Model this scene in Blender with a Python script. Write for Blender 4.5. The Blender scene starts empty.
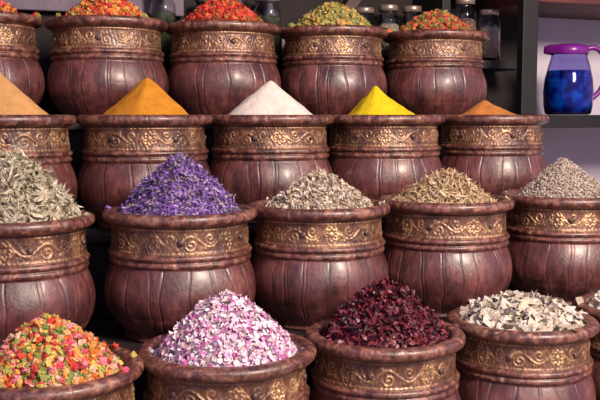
import bpy, math, random
import numpy as np
from mathutils import Vector, noise
import bmesh

S = bpy.context.scene
try:
    S.view_settings.view_transform = 'Standard'
except Exception:
    pass
COL = S.collection

# ------------------------------------------------------------------ helpers
def link(ob, parent=None):
    COL.objects.link(ob)
    if parent is not None:
        ob.parent = parent
    return ob

def mesh_np(name, verts, faces, smooth=True):
    me = bpy.data.meshes.new(name)
    me.from_pydata([tuple(v) for v in verts], [], faces)
    me.update()
    if smooth:
        me.polygons.foreach_set('use_smooth', [True]*len(me.polygons))
    return me

def new_mat(name):
    m = bpy.data.materials.new(name)
    m.use_nodes = True
    nt = m.node_tree
    b = nt.nodes['Principled BSDF']
    return m, nt, b

def ramp(nt, stops, interp='LINEAR'):
    r = nt.nodes.new('ShaderNodeValToRGB')
    r.color_ramp.interpolation = interp
    els = r.color_ramp.elements
    while len(els) > 1:
        els.remove(els[-1])
    els[0].position = stops[0][0]; els[0].color = (*stops[0][1], 1)
    for p, c in stops[1:]:
        e = els.new(p); e.color = (*c, 1)
    return r

def noise_node(nt, scale, detail=4, rough=.5, coord='Object', vec=None):
    n = nt.nodes.new('ShaderNodeTexNoise')
    n.inputs['Scale'].default_value = scale
    n.inputs['Detail'].default_value = detail
    n.inputs['Roughness'].default_value = rough
    if vec is None:
        tc = nt.nodes.new('ShaderNodeTexCoord')
        vec = tc.outputs[coord]
    nt.links.new(vec, n.inputs['Vector'])
    return n

def mixc(nt, fac, a, b, mode='MIX'):
    m = nt.nodes.new('ShaderNodeMix'); m.data_type = 'RGBA'; m.blend_type = mode
    for s, v in ((m.inputs[0], fac), (m.inputs[6], a), (m.inputs[7], b)):
        if isinstance(v, bpy.types.NodeSocket):
            nt.links.new(v, s)
        elif isinstance(v, (int, float)):
            s.default_value = v
        else:
            s.default_value = (*v, 1)
    return m.outputs[2]

def math_n(nt, op, a, b=None, clamp=False):
    m = nt.nodes.new('ShaderNodeMath'); m.operation = op; m.use_clamp = clamp
    for i, v in enumerate((a, b)):
        if v is None: continue
        if isinstance(v, bpy.types.NodeSocket): nt.links.new(v, m.inputs[i])
        else: m.inputs[i].default_value = v
    return m.outputs[0]

def simple_mat(name, col, col2=None, rough=.6, scale=8, bump=.0, metallic=0, bscale=None):
    m, nt, b = new_mat(name)
    n = noise_node(nt, scale)
    r = ramp(nt, [(.35, col), (.68, col2 or tuple(c*.7 for c in col))])
    nt.links.new(n.outputs['Fac'], r.inputs['Fac'])
    nt.links.new(r.outputs['Color'], b.inputs['Base Color'])
    b.inputs['Roughness'].default_value = rough
    b.inputs['Metallic'].default_value = metallic
    if bump:
        n2 = noise_node(nt, bscale or scale*6, 6)
        bp = nt.nodes.new('ShaderNodeBump')
        bp.inputs['Strength'].default_value = bump
        bp.inputs['Distance'].default_value = .01
        nt.links.new(n2.outputs['Fac'], bp.inputs['Height'])
        nt.links.new(bp.outputs['Normal'], b.inputs['Normal'])
    return m

def box(name, x0, x1, y0, y1, z0, z1, mat, bevel=.004, parent=None):
    v = [(x, y, z) for x in (x0, x1) for y in (y0, y1) for z in (z0, z1)]
    c = Vector(((x0+x1)/2, (y0+y1)/2, (z0+z1)/2))
    v = [Vector(p)-c for p in v]
    f = [(0,1,3,2),(4,6,7,5),(0,4,5,1),(2,3,7,6),(0,2,6,4),(1,5,7,3)]
    me = mesh_np(name, v, f, smooth=False)
    ob = bpy.data.objects.new(name, me); ob.location = c
    me.materials.append(mat)
    if bevel:
        md = ob.modifiers.new('bev', 'BEVEL'); md.width = bevel; md.segments = 2
    return link(ob, parent)

def lathe_mesh(name, prof, seg=48, cap=True):
    P = np.array(prof); n = len(P)
    a = np.linspace(0, 2*np.pi, seg, endpoint=False)
    V = np.zeros((n, seg, 3))
    V[..., 0] = P[:, 0:1]*np.cos(a); V[..., 1] = P[:, 0:1]*np.sin(a); V[..., 2] = P[:, 1:2]
    F = []
    for i in range(n-1):
        for j in range(seg):
            k = (j+1) % seg
            F.append((i*seg+j, i*seg+k, (i+1)*seg+k, (i+1)*seg+j))
    return mesh_np(name, V.reshape(-1, 3), F)

# ------------------------------------------------------------------ barrel
def barrel_mesh(seed):
    rng = np.random.RandomState(seed)
    SEG = 552
    prof = [(0.0, -.085, 3), (.10, -.085, 3), (.197, -.082, 3), (.205, -.045, 3), (.208, -.015, 2), (.212, -.005, 2), (.218, -.0005, 2),
            (.228, .001, 2), (.239, .000, 2), (.247, -.003, 2), (.2525, -.008, 2), (.2545, -.014, 2), (.2545, -.022, 2), (.251, -.030, 2), (.243, -.036, 2),
            (.232, -.040, 2), (.2245, -.043, 1.5)]
    for t in np.linspace(0, 1, 30):
        prof.append((.2215 - .003*math.sin(math.pi*t) + .004*t, -.045 - .081*t, 1))
    prof += [(.228, -.1275, 2), (.234, -.130, 2), (.2375, -.135, 2), (.2375, -.141, 2), (.234, -.146, 2), (.228, -.1485, 2), (.227, -.151, 2),
             (.232, -.153, 2), (.2345, -.158, 2), (.2345, -.164, 2), (.231, -.169, 2), (.226, -.172, 0)]
    for t in np.linspace(0.03, 1, 24):
        z = -.172 - .233*t
        r = .226 + .070*t*(1-t)*1.7 - .048*t**3.0
        prof.append((r, z, 0))
    prof += [(.182, -.407, 2), (.187, -.411, 2), (.187, -.417, 2), (.182, -.42, 2), (.10, -.42, 3), (0.0, -.42, 3)]
    P = np.array(prof); n = len(P)
    a = np.linspace(0, 2*np.pi, SEG, endpoint=False)
    A, R = np.meshgrid(a, P[:, 0]); _, Z = np.meshgrid(a, P[:, 1]); _, K = np.meshgrid(a, P[:, 2])
    R = R.copy(); Z = Z.copy()
    v = (-Z - .045)/.081
    nk = (K == 1)
    cells = 22
    cc = A/(2*np.pi)*cells
    idx = np.floor(cc).astype(int)
    la = (cc-idx)*2-1; lb = (v*2-1)*1.3
    rr = np.hypot(la, lb); th = np.arctan2(lb, la)
    sgn = np.where(idx % 2 == 0, 1, -1)
    vine = np.exp(-((lb-.55*np.sin(np.pi*cc))/.12)**2)
    cy = -.30*sgn
    r2 = np.hypot(la, lb-cy); t2 = np.arctan2(lb-cy, la*sgn)
    spir = np.exp(-((np.mod(r2*2.3+t2/(2*np.pi), 1)-.5)/.18)**2)*(r2 < .62)
    leaf = np.exp(-((np.abs(la)-.55)/.25)**2-((lb-.66*sgn)/.18)**2)*(.6+.4*np.cos(la*22))
    h = np.maximum(np.maximum(.95*vine, 1.0*spir), .9*leaf)
    ros = np.maximum(np.exp(-((rr-.62*(1+.22*np.cos(8*th)))/.12)**2), np.exp(-(rr/.22)**2))
    ros = np.maximum(ros, .7*np.exp(-((np.abs(la)+np.abs(lb)*.7-1.0)/.08)**2))
    h = np.where(idx % 4 == 1, ros, h)
    bead = .5+.5*np.cos(A*92)
    edge = np.exp(-((v-.05)/.03)**2)+np.exp(-((v-.95)/.03)**2)
    h = np.where(np.abs(lb) < 1.08, h, 0) + edge*(.5+.5*bead)
    h = np.clip(h, 0, 1.2)
    wear = np.zeros_like(h)
    for k in range(16):
        wear += rng.uniform(-1, 1)*np.sin(A*rng.randint(1, 18)+rng.uniform(0, 6)+v*rng.uniform(-6, 6))
    fine = np.zeros_like(h)
    for k in range(14):
        fine += rng.uniform(-1, 1)*np.sin(A*rng.randint(40, 130)+rng.uniform(0, 6)+v*rng.uniform(-22, 22))
    wear = np.clip(.72+wear*.15+fine*.05, .12, 1.05)
    R += np.where(nk, h*wear*.0048 + fine*.00016, 0)
    emb = np.where(nk, h*wear, 0)
    bd = (K == 0)
    tb = np.clip((-Z-.172)/.233, 0, 1)
    gro = np.zeros_like(R)
    m = 20
    for k in range(m):
        a0 = 2*np.pi*(k+rng.uniform(-.30, .30))/m
        sk = rng.uniform(-.06, .06)
        d = np.angle(np.exp(1j*(A-a0-sk*np.sin(tb*3)-.01*np.sin(tb*11+k))))
        w = rng.uniform(.006, .010); dep = rng.uniform(.5, 1)
        gro = np.maximum(gro, dep*np.exp(-(d/w)**2))
        if rng.rand() < .4:
            d2 = d-rng.uniform(.03, .05)
            gro = np.maximum(gro, .5*np.exp(-(d2/.006)**2))
    for t0 in (.60, .66):
        gro = np.maximum(gro, .45*np.exp(-((tb-t0)/.012)**2)*(.6+.4*np.sin(A*3+seed)))
    R += np.where(bd, -gro*.0048 + .0014*noise_arr(A, tb, seed), 0)
    lf = .0018*np.sin(2*A+rng.uniform(0, 6)) + .0012*np.sin(5*A+rng.uniform(0, 6)+Z*14)
    chip = np.zeros_like(R)
    for k in range(46):
        a0 = rng.uniform(0, 6.283); z0 = rng.choice([-.002, -.026, -.012, -.138, -.16])
        d = np.angle(np.exp(1j*(A-a0)))
        chip += rng.uniform(.3, 1)*np.exp(-(d/rng.uniform(.010, .06))**2-((Z-z0)/.008)**2)
    R += np.where(R > .05, lf, 0) - np.where(K == 2, np.clip(chip, 0, 1.3)*.0030, 0)
    V = np.stack([R*np.cos(A), R*np.sin(A), Z], -1).reshape(-1, 3)
    F = []
    for i in range(n-1):
        o = i*SEG
        for j in range(SEG):
            k = j+1 if j+1 < SEG else 0
            F.append((o+j, o+SEG+j, o+SEG+k, o+k))
    me = mesh_np('barrel_mesh', V, F)
    for nm, arr in (('emboss', emb), ('groove', np.where(bd, gro, 0)), ('zone', K), ('chip', np.clip(chip*(K == 2), 0, 1))):
        at = me.attributes.new(nm, 'FLOAT', 'POINT')
        at.data.foreach_set('value', arr.reshape(-1).astype(np.float32))
    return me

def noise_arr(A, t, seed):
    r = np.random.RandomState(seed+100)
    o = np.zeros_like(A)
    for k in range(10):
        o += r.uniform(-1, 1)*np.sin(A*r.randint(2, 22)+r.uniform(0, 6)+t*r.uniform(-7, 7))
    return o*.5

def barrel_material():
    m, nt, b = new_mat('aged_carved_wood')
    L = nt.links
    def attr(n):
        x = nt.nodes.new('ShaderNodeAttribute'); x.attribute_name = n
        return x.outputs['Fac']
    tc = nt.nodes.new('ShaderNodeTexCoord')
    oi = nt.nodes.new('ShaderNodeObjectInfo')
    add = nt.nodes.new('ShaderNodeVectorMath'); add.operation = 'ADD'
    mul = nt.nodes.new('ShaderNodeVectorMath'); mul.operation = 'SCALE'
    L.new(oi.outputs['Location'], mul.inputs[0]); mul.inputs['Scale'].default_value = 3.1
    L.new(tc.outputs['Object'], add.inputs[0]); L.new(mul.outputs[0], add.inputs[1])
    vec = add.outputs[0]
    mp = nt.nodes.new('ShaderNodeMapping'); mp.inputs['Scale'].default_value = (1, 1, .35)
    L.new(vec, mp.inputs['Vector'])
    n1 = noise_node(nt, 9, 5, .6, vec=vec)
    n2 = noise_node(nt, 60, 6, .65, vec=mp.outputs[0])
    n3 = noise_node(nt, 38, 8, .75, vec=vec)
    body = ramp(nt, [(.34, (.040, .011, .012)), (.5, (.115, .033, .033)), (.66, (.25, .088, .076))])
    f = math_n(nt, 'ADD', math_n(nt, 'MULTIPLY', n1.outputs['Fac'], .6), math_n(nt, 'MULTIPLY', n2.outputs['Fac'], .4))
    L.new(f, body.inputs['Fac'])
    c = mixc(nt, math_n(nt, 'MULTIPLY', attr('groove'), .95, True), body.outputs['Color'], (.008, .004, .004))
    nsel = math_n(nt, 'LESS_THAN', math_n(nt, 'ABSOLUTE', math_n(nt, 'SUBTRACT', attr('zone'), 1.0)), .55)
    bronze = ramp(nt, [(.36, (.30, .14, .075)), (.50, (.58, .33, .16)), (.62, (.90, .60, .29))])  # noise-patched tone paints in gold that shows only where lit
    L.new(n1.outputs['Fac'], bronze.inputs['Fac'])
    neck_low = ramp(nt, [(.38, (.060, .022, .016)), (.55, (.18, .075, .044)), (.68, (.42, .23, .12))])
    L.new(math_n(nt, 'ADD', math_n(nt, 'MULTIPLY', n3.outputs['Fac'], .6), math_n(nt, 'MULTIPLY', n1.outputs['Fac'], .4)), neck_low.inputs['Fac'])
    ef = math_n(nt, 'MULTIPLY', attr('emboss'), 1.0, True)
    neck = mixc(nt, ef, neck_low.outputs['Color'], bronze.outputs['Color'])
    c = mixc(nt, nsel, c, neck)
    rsel = math_n(nt, 'GREATER_THAN', attr('zone'), 1.6)
    rc = ramp(nt, [(.38, (.045, .015, .014)), (.50, (.13, .043, .034)), (.60, (.29, .115, .078)), (.70, (.54, .32, .22))])
    L.new(n3.outputs['Fac'], rc.inputs['Fac'])
    rc2 = mixc(nt, math_n(nt, 'MULTIPLY', attr('chip'), .5, True), rc.outputs['Color'], (.42, .24, .16))
    c = mixc(nt, rsel, c, rc2)
    sc = ramp(nt, [(.57, (0, 0, 0)), (.70, (1, 1, 1))])
    n4 = noise_node(nt, 22, 12, .86, vec=vec)
    L.new(n4.outputs['Fac'], sc.inputs['Fac'])
    c = mixc(nt, math_n(nt, 'MULTIPLY', sc.outputs['Color'], .42), c, (.48, .31, .25))
    gr = ramp(nt, [(.38, (1, 1, 1)), (.50, (0, 0, 0))])
    n5 = noise_node(nt, 14, 8, .7, vec=mp.outputs[0])
    L.new(n5.outputs['Fac'], gr.inputs['Fac'])
    c = mixc(nt, math_n(nt, 'MULTIPLY', gr.outputs['Color'], .55), c, (.018, .008, .008))
    L.new(c, b.inputs['Base Color'])
    rr = nt.nodes.new('ShaderNodeMapRange')
    L.new(n3.outputs['Fac'], rr.inputs['Value'])
    rr.inputs['From Min'].default_value = .3; rr.inputs['From Max'].default_value = .7
    rr.inputs['To Min'].default_value = .22; rr.inputs['To Max'].default_value = .50
    L.new(rr.outputs[0], b.inputs['Roughness'])
    b.inputs['Specular IOR Level'].default_value = .7
    b.inputs['Coat Weight'].default_value = .30
    b.inputs['Coat Roughness'].default_value = .25
    L.new(math_n(nt, 'MULTIPLY', nsel, math_n(nt, 'ADD', math_n(nt, 'MULTIPLY', ef, .40), .25)), b.inputs['Metallic'])
    bp = nt.nodes.new('ShaderNodeBump'); bp.inputs['Strength'].default_value = .5; bp.inputs['Distance'].default_value = .005
    L.new(math_n(nt, 'ADD', math_n(nt, 'ADD', n3.outputs['Fac'], math_n(nt, 'MULTIPLY', n2.outputs['Fac'], .6)), math_n(nt, 'MULTIPLY', n4.outputs['Fac'], .5)), bp.inputs['Height'])
    L.new(bp.outputs['Normal'], b.inputs['Normal'])
    return m

BM = [barrel_mesh(s) for s in (3, 11, 27)]
BMAT = barrel_material()
stud_mat = simple_mat('dark_iron_stud', (.05, .025, .025), (.14, .07, .06), .4, 40, .2)

for me in BM:
    me.materials.append(BMAT); me.materials.append(stud_mat)
    bm = bmesh.new(); bm.from_mesh(me)
    for k in range(6):
        a = k*math.pi/3 + .1
        p = Vector((.2245*math.cos(a), .2245*math.sin(a), -.086))
        r = bmesh.ops.create_icosphere(bm, subdivisions=2, radius=.0115)
        rad = Vector((math.cos(a), math.sin(a), 0))
        vs = set(r['verts'])
        for vtx in vs:
            co = vtx.co.copy()
            d = co.dot(rad)
            vtx.co = p + (co - rad*d*.45)
        for fc in {f for vtx in vs for f in vtx.link_faces}:
            fc.material_index = 1; fc.smooth = True
    bm.to_mesh(me); bm.free()

# ------------------------------------------------------------------ heaps
def rotmats(n, rng, flat=None, nrm=None):
    q = rng.normal(size=(n, 4)); q /= np.linalg.norm(q, axis=1)[:, None]
    w, x, y, z = q.T
    R = np.empty((n, 3, 3))
    R[:, 0, 0] = 1-2*(y*y+z*z); R[:, 0, 1] = 2*(x*y-w*z); R[:, 0, 2] = 2*(x*z+w*y)
    R[:, 1, 0] = 2*(x*y+w*z); R[:, 1, 1] = 1-2*(x*x+z*z); R[:, 1, 2] = 2*(y*z-w*x)
    R[:, 2, 0] = 2*(x*z-w*y); R[:, 2, 1] = 2*(y*z+w*x); R[:, 2, 2] = 1-2*(x*x+y*y)
    if flat is None: return R
    N = nrm + rng.normal(size=(n, 3))*flat
    N /= np.linalg.norm(N, axis=1)[:, None]
    T = rng.normal(size=(n, 3)); T -= (T*N).sum(1)[:, None]*N; T /= np.linalg.norm(T, axis=1)[:, None]
    B = np.cross(N, T)
    return np.stack([T, B, N], -1)

def heap_fn(h, R, p, edge, rng, rnd_, apex, lump):
    ph = rng.uniform(0, 6.28, 12)
    def f(x, y):
        rho = np.hypot(x, y)/R
        k = np.clip(1-rho, 0, 1)
        xx = x-apex[0]*k; yy = y-apex[1]*k
        th = np.arctan2(yy, xx)
        t = np.clip(np.hypot(xx, yy)/R, 0, 1)
        q = math.sqrt(1+rnd_)-math.sqrt(rnd_)
        rs = (np.sqrt(t*t+rnd_)-math.sqrt(rnd_))/q
        w = .05*np.sin(2*th+ph[0])+.045*np.sin(3*th+ph[1])+.03*np.sin(5*th+ph[2])+.02*np.sin(9*th+ph[3])
        z = edge + (h-edge)*np.clip(1-rs*(1+w*np.minimum(1, 3*(1-t))*np.minimum(1, 5*t)), 0, 1)**p
        z = z + lump*(np.sin(x*70+ph[4])*np.sin(y*64+ph[5])+.6*np.sin(x*130+ph[6]+y*40)*np.sin(y*120+ph[7]))*np.minimum(1, 4*(1-t))
        return z
    return f

FLK_V = np.array([(-1, 0), (-.35, -.5), (-.35, .5), (.4, -.48), (.4, .48), (1, 0)], float)
FLK_F = [(0, 1, 2), (1, 3, 4, 2), (3, 5, 4)]
def flakes(n, rng, pos, nrm, L, W, curl, flat):
    l = rng.uniform(L[0], L[1], n); w = rng.uniform(W[0], W[1], n)
    V = np.zeros((n, 6, 3))
    V[:, :, 0] = FLK_V[None, :, 0]*l[:, None]/2
    V[:, :, 1] = FLK_V[None, :, 1]*w[:, None]*rng.uniform(.7, 1.3, (n, 6))
    k = rng.uniform(-curl, curl, n)[:, None]; k2 = rng.uniform(-curl, curl, n)[:, None]
    V[:, :, 2] = k*l[:, None]*FLK_V[None, :, 0]**2 + k2*l[:, None]*(FLK_V[None, :, 1]*2)**2*.6 + rng.normal(size=(n, 6))*l[:, None]*.05
    M = rotmats(n, rng, flat, nrm)
    V = np.einsum('nij,nkj->nki', M, V) + pos[:, None, :]
    F = [tuple(6*i+j for j in f) for i in range(n) for f in FLK_F]
    return V.reshape(-1, 3), F, 6

_t = bmesh.new(); bmesh.ops.create_icosphere(_t, subdivisions=2, radius=1)
ICO_V = np.array([v.co[:] for v in _t.verts]); ICO_F = [tuple(v.index for v in f.verts) for f in _t.faces]; _t.free()
_t = bmesh.new(); bmesh.ops.create_icosphere(_t, subdivisions=1, radius=1)
IC1_V = np.array([v.co[:] for v in _t.verts]); IC1_F = [tuple(v.index for v in f.verts) for f in _t.faces]; _t.free()
def buds(n, rng, pos, nrm, S, W=None, rough=.16, lo=False, flat=None):
    IV, IF = (IC1_V, IC1_F) if lo else (ICO_V, ICO_F)
    k = len(IV)
    s = rng.uniform(S[0], S[1], n)
    sc = np.stack([s*rng.uniform(.8, 1.3, n), s*rng.uniform(.75, 1.1, n), s*rng.uniform(.7, 1, n)], -1) if W is None else \
         np.stack([s, rng.uniform(W[0], W[1], n), rng.uniform(W[0], W[1], n)*.7], -1)
    V = IV[None]*sc[:, None, :]*(1+rng.normal(size=(n, k, 1))*rough)
    M = rotmats(n, rng, flat, nrm)
    V = np.einsum('nij,nkj->nki', M, V) + pos[:, None, :]
    F = [tuple(k*i+j for j in f) for i in range(n) for f in IF]
    return V.reshape(-1, 3), F, k

def heap(name, loc, h, R, p, kind, mat, seed, edge=-.05, rnd_=.02, apex=(0, 0), loose=14, **kw):
    rng = np.random.RandomState(seed)
    powder = kind == 'powder'
    f = heap_fn(h, R, p, edge, rng, rnd_, apex, .0003 if powder else .0034)
    NR, NS = 40, 96
    rad = np.linspace(0, R, NR); a = np.linspace(0, 2*np.pi, NS, endpoint=False)
    X = rad[:, None]*np.cos(a); Y = rad[:, None]*np.sin(a)
    Z = f(X, Y)
    amp = .0028 if powder else .002
    for i in range(1, NR):
        for j in range(NS):
            Z[i, j] += amp*noise.noise(Vector((X[i, j]*28, Y[i, j]*28, seed)))*1.5
    if not powder: Z -= .003
    V = [np.stack([X, Y, Z], -1).reshape(-1, 3)]
    F = [(i*NS+j, (i+1)*NS+j, (i+1)*NS+(j+1) % NS, i*NS+(j+1) % NS) for i in range(NR-1) for j in range(NS)]
    o = NR*NS
    V.append(np.array([[0, 0, edge-.025]]))
    ring = np.stack([(R-.004)*np.cos(a), (R-.004)*np.sin(a), np.full(NS, edge-.025)], -1); V.append(ring)
    F += [((NR-1)*NS+j, o+1+j, o+1+(j+1) % NS, (NR-1)*NS+(j+1) % NS) for j in range(NS)]
    F += [(o, o+1+(j+1) % NS, o+1+j) for j in range(NS)]
    cnt = o+1+NS
    rnd = [rng.uniform(.3, .5)*np.ones(cnt) if not powder else np.zeros(cnt)]
    for li, (kd, n, args) in enumerate(kw.get('layers', [])):
        args = dict(args)
        r = R*.985*np.sqrt(rng.uniform(0, 1, n)); th = rng.uniform(0, 6.283, n)
        x = r*np.cos(th); y = r*np.sin(th); z = f(x, y)
        e = .004
        gx = (f(x+e, y)-f(x-e, y))/(2*e); gy = (f(x, y+e)-f(x, y-e))/(2*e)
        N = np.stack([-gx, -gy, np.ones(n)], -1); N /= np.linalg.norm(N, axis=1)[:, None]
        lift = args.pop('lift', .004)
        pos = np.stack([x, y, z], -1) + N*rng.uniform(-lift*.3, lift, n)[:, None]
        if li == 0 and loose:      # a few stray bits lying on the barrel rim
            k_ = min(loose, n)
            thl = rng.uniform(0, 6.283, k_); rl = rng.uniform(.216, .240, k_)
            pos[:k_] = np.stack([rl*np.cos(thl), rl*np.sin(thl), np.full(k_, .0035)], -1)
            N[:k_] = (0, 0, 1)
        if kd == 'flake': v, fc, k = flakes(n, rng, pos, N, **args)
        else: v, fc, k = buds(n, rng, pos, N, **args)
        F += [tuple(q+cnt for q in t) for t in fc]
        V.append(v); cnt += len(v)
        rnd.append(np.repeat(rng.uniform(0, 1, n), k))
    me = mesh_np(name, np.concatenate(V), F, smooth=powder or kw.get('smooth', False))
    at_ = me.attributes.new('rnd', 'FLOAT', 'POINT')
    at_.data.foreach_set('value', np.concatenate(rnd).astype(np.float32))
    me.materials.append(mat)
    ob = bpy.data.objects.new(name, me); ob.location = loc
    return link(ob)

def piece_mat(name, cols, rough=.75):
    m, nt, b = new_mat(name)
    at_ = nt.nodes.new('ShaderNodeAttribute'); at_.attribute_name = 'rnd'
    k = len(cols)
    r = ramp(nt, [(i/k, c) for i, c in enumerate(cols)], 'CONSTANT')
    nt.links.new(at_.outputs['Fac'], r.inputs['Fac'])
    n = noise_node(nt, 160, 3)
    r2 = ramp(nt, [(.3, (.55, .55, .55)), (.7, (1.12, 1.12, 1.12))])
    nt.links.new(n.outputs['Fac'], r2.inputs['Fac'])
    c = mixc(nt, 1.0, r.outputs['Color'], r2.outputs['Color'], 'MULTIPLY')
    nt.links.new(c, b.inputs['Base Color'])
    b.inputs['Roughness'].default_value = rough
    return m

def powder_mat(name, c1, c2):
    m = simple_mat(name, c1, c2, .95, 30, .8, 0, 240)
    m.node_tree.nodes['Principled BSDF'].inputs['Specular IOR Level'].default_value = .15
    return m

# ------------------------------------------------------------------ layout
ROW_Y = [2.465, 2.92, 3.40, 3.83]
ROW_Z = [.830, 1.190, 1.500, 1.890]     # rim heights
ROWS = [
    [.260, .765, 1.283, 1.795, 2.33],
    [.215, .748, 1.252, 1.770, 2.315],
    [.228, .740, 1.246, 1.755, 2.290],
    [.165, .680, 1.185, 1.711, 2.250],
]
rnd = random.Random(5)
for ri, xs in enumerate(ROWS):
    for ci, x in enumerate(xs):
        ob = bpy.data.objects.new('wooden_spice_barrel', BM[(ri*2+ci) % 3])
        ob.location = (x, ROW_Y[ri], ROW_Z[ri])
        ob.rotation_euler = (0, 0, rnd.uniform(0, 6.28))
        s = {(0, 1): 1.02, (0, 3): .97, (0, 2): .985, (2, 4): .97, (1, 0): .98}.get((ri, ci), 1.0)
        ob.scale = (s, s, 1)
        link(ob)

def at(r, c): return (ROWS[r][c], ROW_Y[r], ROW_Z[r])

# row 1
heap('dried_safflower_rosebud_heap', at(0, 0), .120, .200, .75, 'p', piece_mat('mixed_buds',
     [(.74, .18, .03), (.60, .05, .025), (.72, .32, .06), (.40, .40, .08), (.18, .25, .05), (.72, .08, .16), (.74, .36, .12), (.36, .03, .03), (.76, .24, .30), (.28, .32, .08), (.80, .46, .34), (.72, .52, .12)]),
     1, layers=[('bud', 1200, dict(S=(.007, .012), rough=.26, lift=.008)), ('flake', 1500, dict(L=(.010, .020), W=(.003, .008), curl=.3, flat=1.2, lift=.014))])
heap('pink_rose_petal_heap', at(0, 1), .142, .203, .72, 'p', piece_mat('rose_petals',
     [(.82, .46, .66), (.90, .74, .82), (.64, .22, .48), (.92, .84, .88), (.80, .56, .72), (.54, .10, .36), (.90, .74, .80), (.76, .38, .62), (.92, .80, .88), (.64, .46, .44), (.94, .88, .90)]),
     2, rnd_=.06, layers=[('flake', 4300, dict(L=(.014, .030), W=(.008, .017), curl=.4, flat=.9, lift=.013))])
heap('dried_hibiscus_heap', at(0, 2), .142, .198, .74, 'p', piece_mat('hibiscus',
     [(.10, .010, .020), (.17, .015, .03), (.06, .006, .016), (.22, .03, .045), (.12, .015, .04), (.030, .004, .010), (.16, .04, .06)], .45),
     3, rnd_=.05, layers=[('flake', 3400, dict(L=(.016, .038), W=(.006, .015), curl=.5, flat=1.3, lift=.016))])
BC = piece_mat('bark_chips', [(.66, .57, .48), (.50, .42, .34), (.74, .66, .57), (.40, .32, .25), (.64, .57, .51), (.66, .55, .42)])
heap('dried_bark_chip_heap', at(0, 3), .052, .195, .50, 'p', BC,
     4, rnd_=.08, loose=8, layers=[('flake', 1100, dict(L=(.028, .070), W=(.018, .036), curl=.25, flat=.5, lift=.020))])
heap('dried_bark_chip_heap', at(0, 4), .06, .200, .6, 'p', BC,
     5, rnd_=.08, loose=6, layers=[('flake', 1200, dict(L=(.022, .06), W=(.012, .03), curl=.22, flat=.55, lift=.018))])
# row 2
heap('dried_verbena_leaf_heap', at(1, 0), .170, .196, .66, 'p', piece_mat('verbena',
     [(.60, .52, .37), (.44, .38, .26), (.72, .63, .48), (.34, .31, .19), (.64, .54, .41), (.52, .46, .36)]),
     6, rnd_=.04, loose=8, layers=[('flake', 1400, dict(L=(.026, .060), W=(.008, .017), curl=.55, flat=1.0, lift=.014)), ('flake', 1300, dict(L=(.035, .075), W=(.003, .007), curl=.5, flat=.9, lift=.018))])
heap('dried_lavender_heap', at(1, 1), .162, .200, .76, 'p', piece_mat('lavender',
     [(.20, .08, .37), (.29, .13, .50), (.10, .045, .20), (.39, .23, .58), (.22, .10, .40), (.35, .24, .46), (.47, .32, .60), (.20, .18, .15), (.14, .06, .29), (.36, .33, .28)]),
     7, rnd_=.02, layers=[('flake', 4200, dict(L=(.014, .034), W=(.004, .010), curl=.5, flat=1.5, lift=.015)), ('flake', 320, dict(L=(.03, .055), W=(.0015, .003), curl=.3, flat=1.5, lift=.024))])
heap('dried_herb_heap', at(1, 2), .100, .200, .80, 'p', piece_mat('beige_herb',
     [(.66, .54, .42), (.50, .39, .30), (.76, .66, .54), (.40, .28, .20), (.60, .50, .44), (.68, .58, .42)]),
     8, rnd_=.02, layers=[('flake', 3600, dict(L=(.012, .030), W=(.005, .013), curl=.4, flat=1.2, lift=.013))])
heap('dried_root_stick_heap', at(1, 3), .092, .200, .90, 'p', piece_mat('root_sticks',
     [(.60, .43, .24), (.74, .55, .34), (.44, .28, .15), (.68, .52, .35), (.52, .36, .22)]),
     9, rnd_=.02, loose=8, layers=[('flake', 3000, dict(L=(.026, .062), W=(.004, .008), curl=.18, flat=.6, lift=.013))])
heap('spice_seed_heap', at(1, 4), .132, .200, .85, 'p', piece_mat('seeds',
     [(.50, .40, .32), (.37, .28, .22), (.60, .50, .42), (.26, .19, .16), (.46, .39, .34)]),
     10, rnd_=.01, apex=(-.01, 0), layers=[('bud', 5600, dict(S=(.0045, .008), W=(.0028, .0042), rough=.05, lo=True, flat=.6, lift=.006))])
# row 3 powders
heap('ginger_powder_cone', at(2, 0), .160, .200, 1.04, 'powder', powder_mat('ginger_powder', (.72, .39, .15), (.60, .31, .11)), 11, edge=-.03, rnd_=.001, apex=(-.02, 0))
heap('turmeric_powder_cone', at(2, 1), .142, .200, 1.04, 'powder', powder_mat('turmeric_powder', (.70, .29, .03), (.58, .22, .02)), 12, edge=-.03, rnd_=.002, apex=(.012, 0))
heap('salt_powder_cone', at(2, 2), .136, .200, 1.04, 'powder', powder_mat('salt_powder', (.90, .80, .72), (.80, .69, .60)), 13, edge=-.025, rnd_=.002)
heap('yellow_curry_powder_cone', at(2, 3), .122, .200, 1.20, 'powder', powder_mat('yellow_powder', (.90, .66, .02), (.80, .56, .01)), 14, edge=-.035, rnd_=.002, apex=(-.05, 0))
heap('paprika_powder_cone', at(2, 4), .065, .194, 1.05, 'powder', powder_mat('paprika_powder', (.60, .23, .06), (.48, .17, .045)), 15, edge=-.04, rnd_=.002, apex=(-.05, 0))
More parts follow.
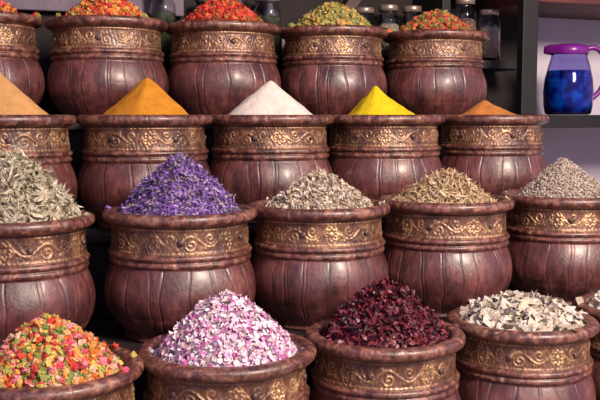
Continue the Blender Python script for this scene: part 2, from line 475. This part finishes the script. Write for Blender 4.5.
# row 4
def topheap(name, c, h, cols, seed, S=(.008, .014)):
    heap(name, at(3, c), h, .200, .7, 'p', piece_mat(name+'_mat', cols), seed, rnd_=.05, loose=5,
         layers=[('bud', 750, dict(S=S, rough=.22, lift=.010)), ('flake', 1500, dict(L=(.014, .032), W=(.005, .013), curl=.4, flat=1.3, lift=.018))])
red = [(.75, .10, .04), (.85, .28, .04), (.60, .04, .03), (.80, .40, .08), (.70, .15, .06), (.25, .22, .04), (.80, .08, .10)]
topheap('dried_marigold_heap', 0, .08, red, 21)
topheap('dried_marigold_heap', 1, .10, [(.85, .30, .05), (.80, .14, .04), (.85, .48, .14), (.60, .06, .04), (.40, .32, .08), (.85, .36, .06), (.70, .05, .05)], 22)
topheap('dried_chili_heap', 2, .105, [(.62, .03, .02), (.75, .06, .02), (.80, .18, .04), (.40, .02, .02), (.70, .10, .05), (.30, .16, .04)], 23)
topheap('dried_chamomile_heap', 3, .105, [(.50, .42, .10), (.38, .36, .08), (.70, .50, .12), (.24, .26, .07), (.62, .28, .08), (.50, .46, .20)], 24)
topheap('dried_chili_heap', 4, .095, [(.60, .05, .03), (.70, .18, .05), (.20, .26, .06), (.45, .04, .03), (.35, .34, .08), (.65, .10, .06), (.16, .2, .05)], 25)

# ------------------------------------------------------------------ stepped stand
dark = simple_mat('shade_toned_wood', (.010, .007, .008), (.020, .012, .013), .7, 6, .3)  # near-black base puts the shade of the gaps between barrels into the colour
st = bpy.data.objects.new('stepped_display_stand', None); link(st)
X0, X1 = -.45, 2.64
H = [z-.421 for z in ROW_Z]
fronts = [2.20, 2.735, 3.185, 3.655, 4.085]
for i in range(4):
    box(f'shelf_board_{i+1}', X0, X1, fronts[i], fronts[i+1]+.01, H[i]-.03, H[i], dark, parent=st)
    zl = (H[i-1] if i else 0)
    box(f'riser_{i+1}', X0+.02, X1-.02, fronts[i]+.02, fronts[i]+.035, zl, H[i]-.03, dark, parent=st)
    n = 16
    for k in range(n):
        xx = X0+.05+(X1-X0-.1)*k/(n-1)
        box(f'slat_{i+1}_{k+1}', xx-.015, xx+.015, fronts[i]+.008, fronts[i]+.02, zl+.002, H[i]-.032, dark, .002, parent=st)
for s, xx in enumerate((X0+.0, X1-.03)):
    for i in range(4):
        box(f'side_panel_{s+1}_{i+1}', xx, xx+.03, fronts[i]+.02, fronts[i+1]+.02, 0, H[i]-.03, dark, parent=st)

# ------------------------------------------------------------------ room
plaster = simple_mat('pale_lavender_plaster', (.70, .64, .74), (.62, .56, .67), .85, 3, .25, 0, 40)
darkwall = simple_mat('dark_brown_wall', (.012, .008, .009), (.022, .014, .015), .85, 4, .3)
floorm = simple_mat('stone_paving', (.26, .20, .17), (.17, .13, .11), .8, 4, .4)
box('floor', -4, 5.5, -3, 4.6, -.05, 0, floorm, 0)
box('wall_back', -1.0, 3.20, 4.42, 4.5, 0, 2.7, darkwall, 0)
box('wall_back_plaster', 3.20, 4.4, 4.42, 4.5, 0, 2.7, plaster, 0)
box('wall_left', -1.08, -1.0, 2.4, 4.5, 0, 2.7, darkwall, 0)
box('wall_right', 4.4, 4.48, 2.4, 4.5, 0, 2.7, plaster, 0)
box('ceiling', -1.08, 4.48, 3.2, 4.5, 2.7, 2.76, darkwall, 0)
lavb = simple_mat('lavender_painted_board', (.17, .125, .18), (.11, .08, .12), .6, 9, .2)
box('trim_1', -.9, 1.15, 4.36, 4.42, 1.98, 2.20, lavb, .005)
for k in range(3):
    o = box(f'trim_{k+2}', 1.22+.16*k, 1.27+.16*k, 4.38, 4.42, 1.80, 2.4, lavb, .004); o.rotation_euler = (0, math.radians(-28), 0)
beam = simple_mat('brown_cabinet_wood', (.07, .032, .025), (.04, .02, .016), .5, 9, .2)
o = box('trim_5', 2.05, 2.11, 4.32, 4.37, 1.80, 2.45, beam, .004); o.rotation_euler = (0, math.radians(38), 0)

blk = simple_mat('black_painted_wood', (.005, .004, .005), (.009, .007, .008), .6, 10, .1)
sh = bpy.data.objects.new('display_shelf', None); link(sh)
box('jar_board', .75, 2.98, 4.10, 4.415, 1.745, 1.79, blk, parent=sh)
box('upper_board', 2.45, 2.98, 4.10, 4.415, 2.16, 2.20, blk, parent=sh)
box('post', 2.70, 2.79, 3.75, 3.80, 1.501, 2.6, blk, parent=sh)
box('pitcher_board', 2.70, 4.39, 3.75, 4.415, 1.435, 1.50, blk, parent=sh)
box('top_board', 2.80, 4.39, 3.80, 4.415, 2.065, 2.115, simple_mat('reddish_board', (.13, .025, .025), (.08, .02, .02)), parent=sh)
box('back_support', 2.45, 2.50, 4.10, 4.415, 1.40, 2.6, blk, parent=sh)

def glass_mat(name, col, rough=.05, ior=1.2):
    m, nt, b = new_mat(name)
    n = noise_node(nt, 4)
    r = ramp(nt, [(.3, col), (.7, tuple(min(1, c*1.1) for c in col))])
    nt.links.new(n.outputs['Fac'], r.inputs['Fac']); nt.links.new(r.outputs['Color'], b.inputs['Base Color'])
    b.inputs['Roughness'].default_value = rough
    b.inputs['Transmission Weight'].default_value = 1.0
    b.inputs['IOR'].default_value = ior
    return m
gl = glass_mat('clear_glass', (.80, .82, .84), .04, 1.35)
lidm = simple_mat('jar_lid_metal', (.45, .36, .30), (.35, .26, .22), .35, 20, .1, .6)

def jar(x, y, z, r, h, cm):
    root = bpy.data.objects.new('glass_jar', None); root.location = (x, y, z); link(root)
    pr = [(0, .0), (r*.9, 0), (r, .008), (r, h*.70), (r*.97, h*.76), (r*.78, h*.84), (r*.76, h*.87), (r*.76, h*.90),
          (r*.72, h*.90), (r*.72, h*.86), (r*.92, h*.76), (r*.95, h*.70), (r*.95, .012), (0, .010)]
    o = bpy.data.objects.new('glass_body', lathe_mesh('jar', pr, 40)); o.data.materials.append(gl); link(o, root)
    pc = [(0, .013), (r*.93, .015), (r*.93, h*.62), (r*.6, h*.66), (0, h*.68)]
    o = bpy.data.objects.new('contents', lathe_mesh('cont', pc, 32)); o.data.materials.append(cm); link(o, root)
    pl = [(0, h*1.0), (r*.78, h*1.0), (r*.84, h*.985), (r*.85, h*.89), (r*.80, h*.885), (r*.80, h*.89)]
    o = bpy.data.objects.new('lid', lathe_mesh('lid', pl, 40)); o.data.materials.append(lidm); link(o, root)
cms = [simple_mat('jar_fill_brown', (.36, .20, .12), (.18, .09, .06), .8, 60, .4), simple_mat('jar_fill_olive', (.12, .13, .06), (.05, .06, .03), .8, 60, .4),
       simple_mat('jar_fill_red', (.40, .07, .05), (.2, .04, .03), .8, 60, .4), simple_mat('jar_fill_beige', (.60, .46, .34), (.34, .24, .17), .8, 60, .4)]
for i, (x, y, r, h) in enumerate([(2.78, 4.17, .062, .27), (2.64, 4.19, .064, .33), (2.36, 4.26, .06, .28), (2.22, 4.26, .06, .28), (2.08, 4.26, .06, .26), (1.55, 4.26, .07, .30), (1.40, 4.26, .06, .31), (1.25, 4.26, .06, .28), (1.02, 4.26, .06, .30)]):
    jar(x, y, 1.791, r, h, cms[[3, 0, 2, 3, 2, 1, 1, 0, 1][i]])

# pitcher with blue water, purple lid and handle
jg = bpy.data.objects.new('water_pitcher', None); jg.location = (3.125, 3.93, 1.501); link(jg)
jg.rotation_euler = (0, 0, math.radians(-22))
pb = [(0, 0), (.105, 0), (.118, .006), (.127, .05), (.130, .12), (.124, .19), (.108, .255), (.094, .30), (.090, .335), (.087, .335), (.090, .30), (.104, .255), (.120, .19), (.126, .12), (.123, .05), (.113, .010), (0, .008)]
o = bpy.data.objects.new('glass_body', lathe_mesh('pit', pb, 64)); o.data.materials.append(glass_mat('pitcher_glass', (.50, .48, .78), .03, 1.3)); link(o, jg)
pq = [(0, .009), (.112, .011), (.1225, .05), (.1255, .12), (.1205, .185), (.110, .225), (.108, .232), (0, .232)]
bl, nt, b = new_mat('blue_liquid')
n = noise_node(nt, 16, 3); r = ramp(nt, [(.40, (.004, .02, .20)), (.52, (.005, .09, .52)), (.66, (.01, .28, .68))])
nt.links.new(n.outputs['Fac'], r.inputs['Fac']); nt.links.new(r.outputs['Color'], b.inputs['Base Color']); b.inputs['Roughness'].default_value = .1
o = bpy.data.objects.new('blue_water', lathe_mesh('liq', pq, 64)); o.data.materials.append(bl); link(o, jg)
pur = simple_mat('purple_plastic', (.20, .015, .27), (.14, .01, .20), .3, 5)
pl = [(.0, .372), (.06, .371), (.085, .364), (.097, .352), (.099, .318), (.094, .314), (.091, .318), (.091, .34), (0, .345)]
lm = lathe_mesh('lid', pl, 64)
for v in lm.vertices:
    if v.co.x < -.06:
        t = (-v.co.x-.06)/.04
        v.co.x -= t*.04*max(0, 1-abs(v.co.y)/.06); v.co.z += t*.006
o = bpy.data.objects.new('lid', lm); o.data.materials.append(pur); link(o, jg)
def tube(name, pts, rad, mat, parent=None):
    cu = bpy.data.curves.new(name, 'CURVE'); cu.dimensions = '3D'; cu.bevel_depth = rad; cu.bevel_resolution = 6; cu.use_fill_caps = True
    sp = cu.splines.new('BEZIER'); sp.bezier_points.add(len(pts)-1)
    for bp, p in zip(sp.bezier_points, pts):
        bp.co = p; bp.handle_left_type = bp.handle_right_type = 'AUTO'
    ob = bpy.data.objects.new(name, cu); cu.materials.append(mat); return link(ob, parent)
tube('handle', [(.085, 0, .345), (.135, 0, .352), (.178, 0, .315), (.188, 0, .23), (.175, 0, .14), (.128, 0, .085)], .014, pur, jg)

# ------------------------------------------------------------------ lights
w = bpy.data.worlds.new('sky'); S.world = w; w.use_nodes = True
bg = w.node_tree.nodes['Background']
bg.inputs['Color'].default_value = (.76, .64, 1.0, 1); bg.inputs['Strength'].default_value = .62
def area(name, loc, tgt, size, power, col):
    l = bpy.data.lights.new(name, 'AREA'); l.size = size; l.energy = power; l.color = col
    o = bpy.data.objects.new(name, l); o.location = loc
    o.rotation_euler = (Vector(tgt)-Vector(loc)).to_track_quat('-Z', 'Y').to_euler()
    return link(o)
area('street_daylight', (2.2, -1.1, 3.6), (1.3, 3.2, 1.35), 1.0, 400, (1, .84, .68))

# ------------------------------------------------------------------ camera
cd = bpy.data.cameras.new('camera'); cd.lens = 54; cd.sensor_width = 36
cam = bpy.data.objects.new('camera', cd); cam.location = (0, 0, 1.5)
cam.rotation_euler = (math.radians(90-5.4), 0, math.radians(-22))
link(cam); S.camera = cam
